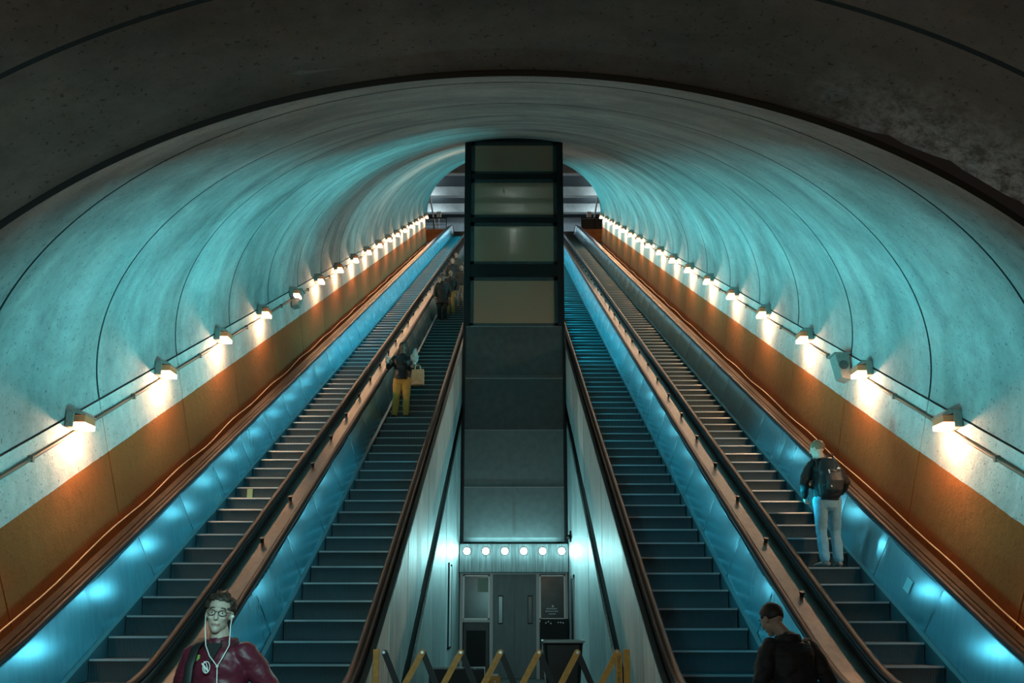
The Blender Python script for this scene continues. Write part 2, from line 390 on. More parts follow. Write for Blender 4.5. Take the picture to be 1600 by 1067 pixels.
def escalator(cx, t0, label, out_side, sticker=None):
    e = thing('escalator', label, 'escalator', (cx, 7.38, 0), 0, 'escalators in the tunnel')
    off = Vector((-cx, -7.38, 0))
    def put(mb_, name, mats, parent=e, smooth=False):
        o = mb_.build(name, mats, parent, smooth); o.location = off; return o
    k0 = int((t0 - 8.75) / SL)
    first = t0 - k0 * SL; cnt = int((69.6 - first) / SL)
    rest = MB()
    for k in range(cnt):
        s_ = first + k * SL; p = Vector((0, s_ * C30 - 7.38, Z0 + s_ * .5))
        if k < 100:
            o = bpy.data.objects.new('step', STEP); COL.objects.link(o); o.parent = e; o.location = p
        else:
            rest.v and None
            b0 = len(rest.v); rest.v += [(v[0] + p.x, v[1] + p.y, v[2] + p.z) for v in SM.v]; rest.f += [tuple(i + b0 for i in f) for f in SM.f]; rest.m += SM.m
    tag(rest.build('steps', ['step', 'nosing', 'rib'], e), kind='stuff')
    for s in (-1, 1):
        facing = (s < 0) == (cx < 0)                               # the side that shows its inner face to the middle of the tunnel
        X = lambda u: cx + s * u
        m = MB(); m.sweep([(X(.515), -.30), (X(.515), .0), (X(.56), .02), (X(.56), -.30)], YS, zb); put(m, 'skirt', 'skirt')
        m = MB(); m.sweep([(X(.605 + a * .9), b * 1.0 + .0 + .03) for a, b in ((-.02, -.03), (-.02, .01), (.02, .01), (.02, -.03))][:4], YS, zb)
        bal = None
        # balustrade backing with its lower curved plate, then one plate after another up the slope
        m = MB(); m.sweep([(X(.60), .0), (X(.735), .66), (X(.76), .66), (X(.76), .0)], YS, zb)
        bal = put(m, 'balustrade', 'skirt')
        def plate(ta, tb, nseg=10):
            q = MB(); vs = []
            for i in range(nseg + 1):
                f = i / nseg; t = ta + (tb - ta) * f; bow = .013 * math.sin(math.pi * f)
                for v, u in ((.02, .565), (.35, .628), (.66, .693)):
                    pt = slope(X(u - bow), t + (0), v); vs.append(pt)
            fs = []
            for i in range(nseg):
                for j in range(2): fs.append((i * 3 + j, i * 3 + j + 1, i * 3 + 4 + j, i * 3 + 3 + j))
            q.add(vs, fs, 0)
            # turned edge of the plate, catches light as a bright seam
            a, b = slope(X(.560), tb - .004, .02), slope(X(.688), tb - .004, .66); dd = slope(0, .012, 0) - slope(0, 0, 0)
            ex = Vector((s * .03, 0, 0))
            q.add([a, b, b + dd, a + dd, a + ex, b + ex, b + dd + ex, a + dd + ex], [(0, 1, 2, 3), (0, 4, 5, 1), (2, 6, 7, 3), (1, 5, 6, 2), (0, 3, 7, 4)], 1)
            return q
        if facing:
            ta = 11.19; base = plate(ta, ta + PL)
            pn = base.build('panel', ['panel', 'steel'], bal, True)
            for k in range(1, 41):
                c = dup(pn, bal); c.location = slope(0, k * PL, 0) - slope(0, 0, 0)
            q = MB(); q.sweep([(X(.572), .01), (X(.698), .655), (X(.705), .65), (X(.58), .01)], [5.5 + .25 * k for k in range(20)], zb)
            q.build('panel', 'panel', bal)
        else:
            q = MB(); q.sweep([(X(.565), .02), (X(.693), .66), (X(.70), .66), (X(.572), .02)], YS, zb); q.build('panel', 'panel', bal)
        # handrail on its bright guide
        m = MB(); m.sweep([(X(.70), .64), (X(.70), .685), (X(.755), .685), (X(.755), .64)], YS, zb); put(m, 'handrail_guide', 'steel')
        m = MB(); m.sweep([(X(.727 + a), .672 + b) for a, b in HR], YS, zb)
        # turn-down of the handrail round the newel
        ye = YS[0]; ze = zb(ye) + .70
        m.loft([((X(.727), ye - .24 * math.sin(a), ze - .24 + .24 * math.cos(a)), .05, .03) for a in (math.pi * q_ / 10 for q_ in range(11))], 10, (1, 0, 0))
        put(m, 'handrail', 'rubber', smooth=True)
        m = MB(); m.cbox(X(.70) - .05, X(.70) + .05, ye - .20, ye + .05, .12, ze - .03, .02); put(m, 'newel', 'panel')
    # outer deck towards the tunnel wall, or the dark deck along the passage
    so = out_side
    X = lambda u: cx + so * u
    if abs(cx) > 3:
        m = MB(); m.sweep([(X(.79), .58), (X(.79), .635), (X(.90), .635), (X(.905), .65), (X(1.00), .65), (X(1.0), -.5), (X(.985), -.5), (X(.985), .58)], YS, zb); put(m, 'deck', 'deck')
    else:
        m = MB(); m.sweep([(X(.79), .56), (X(.79), .62), (X(.845), .62), (X(.845), .56)], YS, zb); put(m, 'deck', 'deckdark')
    m = MB(); m.box(cx - .6, cx + .6, 6.2, 7.4, .0, .012); m.box(cx - .5, cx + .5, 7.3, 7.5, .012, .02); put(m, 'comb_plate', 'steel')
    return e
LO, LI, RI, RO = -4.1, -2.2, 2.2, 4.1
E = {}
E['LO'] = escalator(LO, 11.16, 'outermost escalator beside the left wall, empty, glowing blue all the way up', -1)
E['LI'] = escalator(LI, 11.06, 'escalator just left of the glass tower, carrying people down', 1)
E['RI'] = escalator(RI, 11.33, 'escalator just right of the glass tower, empty with blue lit steps', -1)
E['RO'] = escalator(RO, 11.49, 'outermost escalator beside the right wall, carrying a man with a backpack', 1)
# stickers
def on_slope(x, t, v): return slope(x, t, v)
m = MB(); s_ = 11.16 + 10 * SL; m.box(-4.42 - LO, -4.33 - LO, s_ * C30 - 7.38 - .012, s_ * C30 - 7.38 - .006, Z0 + s_ * .5 - .19, Z0 + s_ * .5 - .03)
tag(m.build('sticker', mat('faded_sticker', (.42, .45, .18), .7), E['LO']), 'faded yellow green sticker on a riser')
m = MB(); vs = []
for dx in (0, .004):
    for t, v in ((11.72, .27), (11.86, .27), (11.86, .45), (11.72, .45)): vs.append(slope(RO + .545 + .128 * (v / .33 - .06) * .5 + .016 - dx - .018, t, v) - Vector((RO, 7.38, 0)))
m.add(vs, [(0, 1, 2, 3), (7, 6, 5, 4)] + [(k, (k + 1) % 4, 4 + (k + 1) % 4, 4 + k) for k in range(4)])
tag(m.build('sticker', mat('pale_sticker', (.45, .55, .55), .6), E['RO']), 'pale worn sticker on the side panel')
# shared dividers with stop knobs
for s in (-1, 1):
    side = 'left' if s < 0 else 'right'
    d = thing('escalator_divider', f'brown metal deck with small stop knobs between the two escalators on the {side}', 'divider', (s * 3.15, 7.38, 0), 0, 'decks between neighbouring escalators')
    off = Vector((-s * 3.15, -7.38, 0))
    m = MB(); m.sweep([(s * 2.97, .5), (s * 2.97, .60), (s * 2.985, .64), (s * 3.0, .62), (s * 3.20, .62), (s * 3.21, .60), (s * 3.33, .60), (s * 3.33, .5)], YS, zb)
    m.build('deck', 'deck', d, loc=off)
    q = MB(); q.cyl((0, 0, -.01), (0, -.5, C30), .022, .05, 12); q.cyl((0, -.025, .033), (0, -.5, C30), .03, .022, 12)
    kn = None
    for k in range(40):
        p = slope(s * 3.185, 11.1 + k * 1.40, .625) + off
        kn = q.build('stop_knob', 'deck', d, loc=p) if kn is None else dup(kn, d, p)

# ------------------------------------------------------------------ passage between the inner escalators
YT = 20.85                       # front of the tower
for s in (-1, 1):
    side = 'left' if s < 0 else 'right'
    ysw = [6.3 + .2 * k for k in range(18)] + [10 + 1.1 * k for k in range(45)]
    ysw = [y for y in ysw if y < 60]
    m = MB()
    XI, XO = s * 1.354, s * 1.40
    m.sweep([(XI, -.93), (XI, .605), (XO, .605), (XO, -.93)], ysw, lambda y: zb(y))
    # narrow upright sheets of the upper cladding, each a few millimetres proud
    random.seed(11 + s)
    y = 8.0
    while y < 22:
        wd = random.choice((.6, .9, 1.2)); pr = random.choice((0, .003, .006))
        zt0, zt1 = zb(y) + .60, zb(y + wd) + .60; zb0, zb1 = max(0.01, zb(y) - .92), max(0.01, zb(y + wd) - .92); xx = XI - s * (pr + .001)
        m.add([(xx, y + .006, zb0), (xx, y + wd - .006, zb1), (xx, y + wd - .006, zt1), (xx, y + .006, zt0), (XI, y + .006, zb0), (XI, y + wd - .006, zb1), (XI, y + wd - .006, zt1), (XI, y + .006, zt0)],
              [(0, 1, 2, 3), (0, 1, 5, 4), (1, 2, 6, 5), (2, 3, 7, 6), (3, 0, 4, 7)], random.choice((0, 1)))
        y += wd
    # lower wall of sheets down to the floor
    y = 9.6
    while y < 23:
        wd = min(random.choice((.75, 1.1, 1.5)), 23.01 - y); pr = random.choice((0, .004))
        z0, z1 = zs(y) - 1.46, zs(y + wd) - 1.46
        if z1 > .1:
            xx = XI - s * pr
            m.add([(xx, y + .006, 0), (xx, y + wd - .006, 0), (xx, y + wd - .006, max(z1, .02)), (xx, y + .006, max(z0, .01)), (XO, y + .006, 0), (XO, y + wd - .006, 0), (XO, y + wd - .006, max(z1, .02)), (XO, y + .006, max(z0, .01))],
                  [(0, 1, 2, 3), (0, 1, 5, 4), (1, 2, 6, 5), (2, 3, 7, 6), (3, 0, 4, 7)], random.choice((0, 1)))
        y += wd
    structure(m.build('wall_passage_' + side, ['clad', 'cladb']))
    m = MB(); m.sweep([(s * 1.385, -1.5), (s * 1.385, -.9), (s * 1.42, -.9), (s * 1.42, -1.5)], [y for y in ysw if y > 8.7], lambda y: zs(y))
    structure(m.build('trim_passage_' + side, 'recess'))
# deck that closes the middle strip behind the tower
m = MB(); m.sweep([(-1.36, .40), (-1.36, .5), (1.36, .5), (1.36, .40)], [23.4, 40, 59.5], zs)
structure(m.build('floor_middle_strip', 'deckdark'))
# flush hatches in the passage walls
h = thing('access_hatch', 'tall narrow pale hatch in the left passage wall near the tower', 'hatch', (-1.35, 17.6, 0))
m = MB(); m.box(0, .022, -.32, .32, .9, 2.55); m.build('hatch_door', 'cladb', h)
m = MB(); m.box(0, .03, .32, .36, .85, 2.6); m.box(0, .03, -.36, -.32, .85, 2.6); m.box(0, .03, -.36, .36, .85, .9); m.build('hatch_frame', 'darkmetal', h)
h = thing('access_hatch', 'dark doorway in the right passage wall beside the tower', 'hatch', (1.35, 19.2, 0))
m = MB(); m.box(-.02, 0, -.45, .45, .02, 2.35); m.build('hatch_door', 'black', h)
m = MB(); m.box(-.03, 0, -.5, -.45, .0, 2.42); m.box(-.03, 0, .45, .5, .0, 2.42); m.box(-.03, 0, -.5, .5, 2.35, 2.42); m.build('hatch_frame', 'steel', h)

# ------------------------------------------------------------------ lift tower
FY = 20.87
def zpix(y, Y=YT):              # height that shows at image row y on the tower front
    up = (713 - y) / 1300; c, s = math.cos(R(10.65)), math.sin(R(10.65)); return EYE + Y * (s + up * c) / (c - up * s)
tw = thing('elevator_tower', 'tall dark lift tower with glazed top and floodlit doors in the middle', 'elevator', (0, YT, 0))
def tp(name, mats, mb_, parent=tw, smooth=False):
    o = mb_.build(name, mats, parent, smooth); return o
HW = 1.335
ztop = zpix(214)
# coordinates below: y = 0 is the front face, +y runs back
m = MB(); m.box(-HW, -HW + .05, .06, 2.4, 0, ztop - .3); m.box(HW - .05, HW, .06, 2.4, 0, ztop - .3); tp('side_wall', 'towerdark', m)
for s in (-1, 1):
    m = MB(); x0, x1 = sorted((s * HW, s * (HW - .17))); m.cbox(x0, x1, -.04, .16, zpix(510), ztop - .02, .012); tp('post', 'darkmetal', m)
    m = MB(); x0, x1 = sorted((s * HW, s * (HW - .07))); m.cbox(x0, x1, -.02, .12, zpix(850), zpix(510), .01); tp('post', 'darkmetal', m)
    m = MB(); x0, x1 = sorted((s * HW, s * (HW - .14))); m.cbox(x0, x1, 2.3, 2.42, 3, ztop - .3, .01); tp('post', 'darkmetal', m)
bars = [(213, 221), (272, 279), (340, 347), (413, 432)]
for a, b in bars:
    m = MB(); m.cbox(-HW + .1, HW - .1, -.03, .13, zpix(b), zpix(a), .01); tp('crossbar', 'darkmetal', m)
    m = MB(); m.cbox(-HW + .1, HW - .1, 2.32, 2.40, zpix(b), zpix(a), .01); tp('crossbar', 'darkmetal', m)
panes = [(221, 272), (279, 340), (347, 413), (432, 510)]
for a, b in panes:
    m = MB(); m.box(-HW + .16, HW - .16, .05, .062, zpix(b), zpix(a)); f = tp('window_pane', 'dirtyglass', m)
    m = MB()
    for x0, x1, z0, z1 in ((-HW + .17, -HW + .27, zpix(b), zpix(a)), (HW - .27, HW - .17, zpix(b), zpix(a)), (-HW + .17, HW - .17, zpix(b), zpix(b) + .10), (-HW + .17, HW - .17, zpix(a) - .10, zpix(a))):
        m.box(x0, x1, .03, .05, z0, z1)
    tp('gasket', 'towerdark', m, f)
# rear wall inside the shaft, with the guide rails and a lit landing behind the second pane
m = MB(); m.box(-HW + .05, HW - .05, 2.38, 2.40, 0, zpix(432)); tp('rear_wall', 'towerdark', m)
pn = [(510, 591, 'towerdark'), (591, 672, 'towerdark'), (672, 760, 'towerpanel'), (761, 846, 'towerpanel')]
for a, b, mt in pn:
    m = MB(); z0, z1 = zpix(b), zpix(a)
    m.add([(-HW + .07, .0, z1 - .015), (HW - .07, .0, z1 - .015), (HW - .07, .035, z0 + .1), (-HW + .07, .035, z0 + .1), (-HW + .07, .06, z0 + .01), (HW - .07, .06, z0 + .01)], [(0, 1, 2, 3), (3, 2, 5, 4)])
    m.box(-HW + .07, HW - .07, .06, .08, z0, z1); tp('cover_panel', mt, m)
    m = MB(); m.box(-HW + .07, HW - .07, -.012, .01, z1 - .015, z1 + .012); tp('panel_edge', 'steel', m)
m = MB(); m.box(-.006, .006, -.004, .03, zpix(846) + .15, zpix(761) - .02); tp('panel_seam', 'steel', m)
# floodlit fascia
fa = MB(); fa.cbox(-HW, HW, -.30, .06, zpix(895), zpix(851), .012); fas = tp('fascia', 'clad', fa)
for x in [(731 + 29 * k) for k in range(6)]:
    X = (x - 803) / 1300 * 20.9; Zc = zpix(861, YT - .3)
    m = MB(); m.cyl((X, -.325, Zc), (0, 1, 0), .085, .03, 24); lp = m.build('floodlight', 'lens', fas)
    m = MB()
    ring = [(X + .098 * math.cos(a), -.322, Zc + .098 * math.sin(a)) for a in (2 * math.pi * k / 28 for k in range(29))]
    m.tube(ring, .009, 6); m.build('floodlight_rim', 'darkmetal', fas)
    light('POINT', (X, YT - .41, Zc), 2.6, ICE, .05); light('AREA', (X, YT - .36, Zc), 8, ICE, .15, None, (-X * .25, -1, -.05), 115)
light('AREA', (0, YT - .33, zpix(851) + .015), 14, ICE, 2.2, .05, (0, .35, 1), 170)   # unseen uplight added over the fascia to brighten the cover panels
# entrance: jambs, side windows, door leaves
zd = zpix(897)
m = MB()
for x0, x1 in ((-HW, -1.26), (-.60, -.52), (.55, .63), (1.27, HW)): m.box(x0, x1, -.02, .1, 0, zd)
m.box(-HW, HW, -.02, .1, zd, zpix(893)); m.box(-1.26, -.6, -.01, .08, zpix(972), zpix(968)); m.box(.63, 1.27, -.01, .08, zpix(972), zpix(968)); tp('door_frame', 'steel', m)
for x0, x1, nm in ((-.52, .012, 'l'), (.018, .55, 'r')):
    m = MB(); m.box(x0, x1, .03, .07, .01, zd); lf = tp('door', 'door', m)
    xc = -.33 if nm == 'l' else .40
    m = MB(); m.box(xc - .045, xc + .045, .018, .03, zpix(973), zpix(932)); m.build('door_window', mat('slit_glass_' + nm, (.35, .42, .42) if nm == 'l' else (.12, .15, .15), .2), lf)
    m = MB()
    for q in ((xc - .06, xc - .045, zpix(975), zpix(930)), (xc + .045, xc + .06, zpix(975), zpix(930)), (xc - .06, xc + .06, zpix(975), zpix(973)), (xc - .06, xc + .06, zpix(932), zpix(930))): m.box(q[0], q[1], .014, .03, q[2], q[3])
    m.build('window_trim', 'darkmetal', lf)
sg = mat('side_glass', (.075, .10, .10), .18, 0, var=.3, scale=3)
for x0, x1 in ((-1.26, -.60), (.63, 1.27)):
    m = MB(); m.box(x0, x1, .02, .06, zpix(968), zd - .02); f = tp('side_window', sg, m)
    m = MB()
    for q in ((x0, x0 + .035, zpix(968), zd - .02), (x1 - .035, x1, zpix(968), zd - .02), (x0, x1, zpix(968), zpix(968) + .035), (x0, x1, zd - .055, zd - .02)): m.box(q[0], q[1], -.01, .02, q[2], q[3])
    m.build('window_trim', 'galv', f)
    m = MB(); m.box(x0 + .02, x1 - .02, .03, .06, 0.01, zpix(972)); tp('lower_panel', 'towerdark', m)
    m = MB(); m.box(x0 + .09, x1 - .09, .015, .03, .1, zpix(985)); tp('vent_grille', 'black', m)
m = MB(); m.box(-.90, -.60, .012, .02, zpix(925), zpix(903)); tp('notice', mat('notice_paper', (.42, .44, .36), .7), m)
cp = MB(); cp.cbox(.66, 1.33, -.16, .03, zpix(1003), zpix(967), .01); cpo = tp('control_cabinet', 'black', cp)
m = MB()
for x, z in ((.78, .0), (.84, .05), (.90, -.02), (1.08, .02), (1.14, .02), (1.2, .0)): m.cyl((x, -.172, zpix(973) + z * .6), (0, 1, 0), .018, .014, 12)
m.build('button', 'galv', cpo)
m = MB()                       # small printed wheelchair notice on the glass: rows of marks too small to read
for k, (a, b) in enumerate(((.80, 1.10), (.78, 1.14), (.86, 1.04))): 
    for q in range(int((b - a) / .045)): m.box(a + q * .045, a + q * .045 + .034, .008, .014, zpix(952 + k * 4), zpix(950 + k * 4))
m.cyl((.96, .008, zpix(947)), (0, 1, 0), .03, .006, 12); tp('printed_notice', 'white', m)

# ------------------------------------------------------------------ wall lamps, conduits, cables
def lamp_proto(s):
    o = thing('wall_lamp', 'x', 'lamp', (0, 0, 0), 0, 'box lamps along the tunnel walls')
    # local: x towards the tunnel middle (before mirroring), z up
    f = lambda x: -s * x
    def bx(mb_, x0, x1, *r, c=.008): a, b = sorted((f(x0), f(x1))); mb_.cbox(a, b, *r, c)
    m = MB(); bx(m, 0, .10, -.135, .135, -.105, .09); m.build('housing', 'lamp_body', o)
    m = MB(); 
    a0, a1 = f(.095), f(.235)
    m.add([(f(0), -.14, .10), (f(0), .14, .10), (f(.15), .14, .115), (f(.15), -.14, .115), (f(.245), .14, .045), (f(.245), -.14, .045), (f(.245), .14, .035), (f(.245), -.14, .035), (f(0), .14, .085), (f(0), -.14, .085)],
          [(0, 1, 2, 3), (3, 2, 4, 5), (5, 4, 6, 7), (7, 6, 8, 9), (0, 9, 8, 1), (1, 8, 6, 4, 2), (0, 3, 5, 7, 9)]); m.build('hood', 'lamp_body', o)
    m = MB(); bx(m, .10, .232, -.128, .128, -.045, .040, c=.004); m.build('glass', 'lampglass', o)
    m = MB(); bx(m, .10, .236, -.132, .132, -.105, -.045, c=.006); m.build('diffuser', 'glow', o)
    m = MB(); bx(m, .10, .15, -.05, .05, -.04, .03, c=.01); m.build('bulb', 'lampglass', o)
    m = MB(); bx(m, -.02, .01, -.07, .07, -.07, .06, c=.003); m.build('bracket', 'darkmetal', o)
    return o
for s in (-1, 1):
    side = 'left' if s < 0 else 'right'
    pr = lamp_proto(s); used = False
    for k in range(17):
        t = 12.62 + 2.64 * k
        p = slope(s * (A - .01), t, 2.44)
        o = pr if not used else copy_tree(pr, p); used = True; o.location = p
        o['label'] = f'{ORD[k]} box lamp up the {side} wall, counting from the nearest'
        light('SPOT', slope(s * (A - .14), t, 2.44 - .15), 52, WARM, .04, aim=(s * .25, 0, -1), spot=160, blend=.5); light('POINT', slope(s * (A - .14), t, 2.44 - .15), 88, WARM, .04)
    light('SPOT', slope(s * (A - .14), 12.62 - 2.64, 2.44 - .15), 90, WARM, .04, aim=(s * .25, 0, -1), spot=160, blend=.5)
    m = MB(); m.tube([slope(s * (A - .03), t, 2.27) for t in (8.2, 20, 40, 54)], .022, 8); 
    for k in range(34): p = slope(s * (A - .03), 9 + k * 1.32, 2.27); m.box(p.x - .03, p.x + .03, p.y - .02, p.y + .02, p.z - .035, p.z + .035)
    tag(m.build('conduit', 'pipe'), f'thin brown conduit running under the lamps on the {side} wall', 'pipe', 'conduits under the wall lamps')
    m = MB(); pts = []
    random.seed(3 + s)
    for k in range(120):
        t = 9 + k * .38; sag = .018 * math.sin(k * .9 + s) + .04 * noise.noise(Vector((k * .22, s, 0)))
        pts.append(slope(s * (A - .04), t, .52 + sag))
    m.tube(pts, .011, 6)
    tag(m.build('cable', 'cable', smooth=True), f'loose pale cable drooping along the foot of the {side} wall', 'cable', 'loose cables along the walls')
def speaker(s, t, label):
    p = slope(s * (A - .02), t, 2.30); o = thing('loudspeaker', label, 'loudspeaker', p)
    f = lambda x: -s * x
    m = MB()
    m.add([(f(.02), -.13, -.26), (f(.02), .13, -.26), (f(.16), .13, -.22), (f(.16), -.13, -.22), (f(.02), -.13, .16), (f(.02), .13, .16), (f(.24), .13, .16), (f(.24), -.13, .16)],
          [(0, 1, 2, 3), (4, 5, 6, 7), (0, 1, 5, 4), (2, 3, 7, 6), (1, 2, 6, 5), (0, 3, 7, 4)]); m.build('cabinet', 'lamp_body', o)
    m = MB(); a, b = sorted((f(0), f(.27))); m.cbox(a, b, -.15, .15, .16, .185, .005); m.build('lid', 'lamp_body', o)
    m = MB(); m.cyl((f(.12), -.135, -.02), (0, 1, 0), .075, .01, 20); m.build('cone', 'towerdark', o)
    m = MB(); a, b = sorted((f(-.01), f(.03))); m.box(a, b, -.06, .06, -.1, .1); m.build('bracket', 'darkmetal', o)
speaker(-1, 23.3, 'small grey loudspeaker box on the left wall between two lamps')
speaker(1, 16.05, 'pale loudspeaker box on the right wall beside a lamp')
p = Vector((1.33, 19.6, zpix(838, 19.6)))
cmr = thing('security_camera', 'small dark security camera on the right passage wall above the floodlights', 'camera', p)
m = MB(); m.cyl((-.02, .02, 0), (-.25, -1, -.25), .045, .2, 14); m.build('camera_body', 'black', cmr, True)
m = MB(); m.cbox(-.02, .02, -.02, .10, -.13, .13, .006); m.build('bracket', 'black', cmr)
m = MB(); m.cyl((-.068, -.175, -.048), (-.25, -1, -.25), .03, .012, 14); m.build('lens', 'galv', cmr)

# ------------------------------------------------------------------ upper hall beyond the tunnel mouth
m = MB(); m.box(-16, 16, 60.6, 82, 30.3, 30.85); structure(m.build('floor_hall', 'floor'))
hw = mat('hall_ochre', (.50, .24, .10), .8, var=.2, scale=3)
m = MB(); m.box(-9, -4.9, 60.4, 60.8, 24, 30.95); m.box(4.9, 9, 60.4, 60.8, 24, 30.95); structure(m.build('wall_hall_front', hw))
for s in (-1, 1):
    m = MB(); m.box(*sorted((s * 9, s * 9.4)), 47.0, 60.8, 16, 31.0); structure(m.build('wall_well_' + ('left' if s < 0 else 'right'), hw))
    m = MB(); m.box(*sorted((s * 15, s * 15.4)), 47.0, 82, 20, 38); structure(m.build('wall_hall_' + ('left' if s < 0 else 'right'), 'hallconc'))
m = MB(); m.sweep([(-9, -.9), (-9, -.7), (9, -.7), (9, -.9)], [47.4, 54, 60.4], zs); structure(m.build('floor_well', 'deckdark'))
m = MB(); m.box(-15, 15, 69.5, 70, 30.8, 38); structure(m.build('wall_hall_back', mat('hall_back', (.24, .28, .31), .8, var=.15, scale=2)))
m = MB(); m.box(-15, 15, 46.8, 82, 36.5, 36.8); structure(m.build('ceiling_hall', mat('hall_coffer', (.03, .04, .047), .8)))
for k, y in enumerate((57.5, 60.4, 64.0, 66.9)):
    m = MB(); m.cbox(-15, 15, y, y + .45, 35.7, 36.52, .05); structure(m.build(f'ceiling_beam_{k+1}', 'hallconc'))
for s in (-1, 1):
    side = 'left' if s < 0 else 'right'
    r = thing('railing', f'dark railing at the top landing on the {side} of the escalators', 'railing', (s * 7.3, 60.7, 30.95), 0, 'railings of the top landing')
    for k in range(5): m = MB(); m.box(-2 + k * 1.0 - .03, -2 + k * 1.0 + .03, -.03, .03, 0, 1.05); m.build('post', 'darkmetal', r)
    m = MB(); m.cbox(-2.05, 2.05, -.04, .04, 1.05, 1.12, .01); m.build('top_rail', 'darkmetal', r)
    m = MB(); m.box(-2, 2, -.01, .01, .08, 1.0) if s > 0 else [m.box(-2, 2, -.012, .012, z_, z_ + .025) for z_ in (.2, .48, .76)]; m.build('infill_panel' if s > 0 else 'rail', mat('rail_panel_' + side, (.05, .055, .06), .4), r)
    c = thing('leaning_post', f'pale slanting post with a bracket behind the {side} railing', 'post', (s * 6.15, 62.2, 30.85), 0, 'slanting posts in the upper hall')
    m = MB(); m.loft([((0, 0, 0), .07, .07), ((s * .75, 0, 4.6), .07, .07)], 10); m.build('strut', 'white', c)
    m = MB(); m.loft([((s * -.1, .1, 0), .05, .05), ((s * -.1, .1, 2.4), .05, .05)], 10); m.cbox(-s * .1 - .18, -s * .1 + .18, .02, .16, 2.0, 2.5, .02); m.build('bracket', 'white', c)

# ------------------------------------------------------------------ people
def skin(c): return mat('skin', c, .5, 0)
DG = lambda: bpy.context.evaluated_depsgraph_get()
def remesh(mb_, name, mats, parent, vox, smooth=4, wr=0.0, wf=9.0, seed=0, wz=1.0, disp=None):
    me = mb_.mesh('tmp'); o = bpy.data.objects.new(name, me); COL.objects.link(o)
    r = o.modifiers.new('r', 'REMESH'); r.mode = 'VOXEL'; r.voxel_size = vox; r.use_smooth_shade = True
    s_ = o.modifiers.new('s', 'SMOOTH'); s_.factor = .5; s_.iterations = smooth
    dg = DG(); new = bpy.data.meshes.new_from_object(o.evaluated_get(dg)); o.modifiers.clear(); o.data = new; bpy.data.meshes.remove(me)
    new.name = name
    if wr or disp:
        nr = [v.normal.copy() for v in new.vertices]
        for v, n_ in zip(new.vertices, nr):
            p = v.co
            if wr:
                q = Vector((p.x * wf + seed, p.y * wf, p.z * wf * wz)); a = noise.noise(q) + .5 * abs(noise.noise(q * 2.3)) ; v.co = p + n_ * (wr * a)
            if disp: v.co = disp(v.co, n_)
    new.polygons.foreach_set('use_smooth', [True] * len(new.polygons))
    new.materials.clear()
    for m in (mats if isinstance(mats, (list, tuple)) else [mats]): new.materials.append(M[m] if isinstance(m, str) else m)
    o.parent = parent; return o
V = Vector
def lerp(a, b, f): return a + (b - a) * f
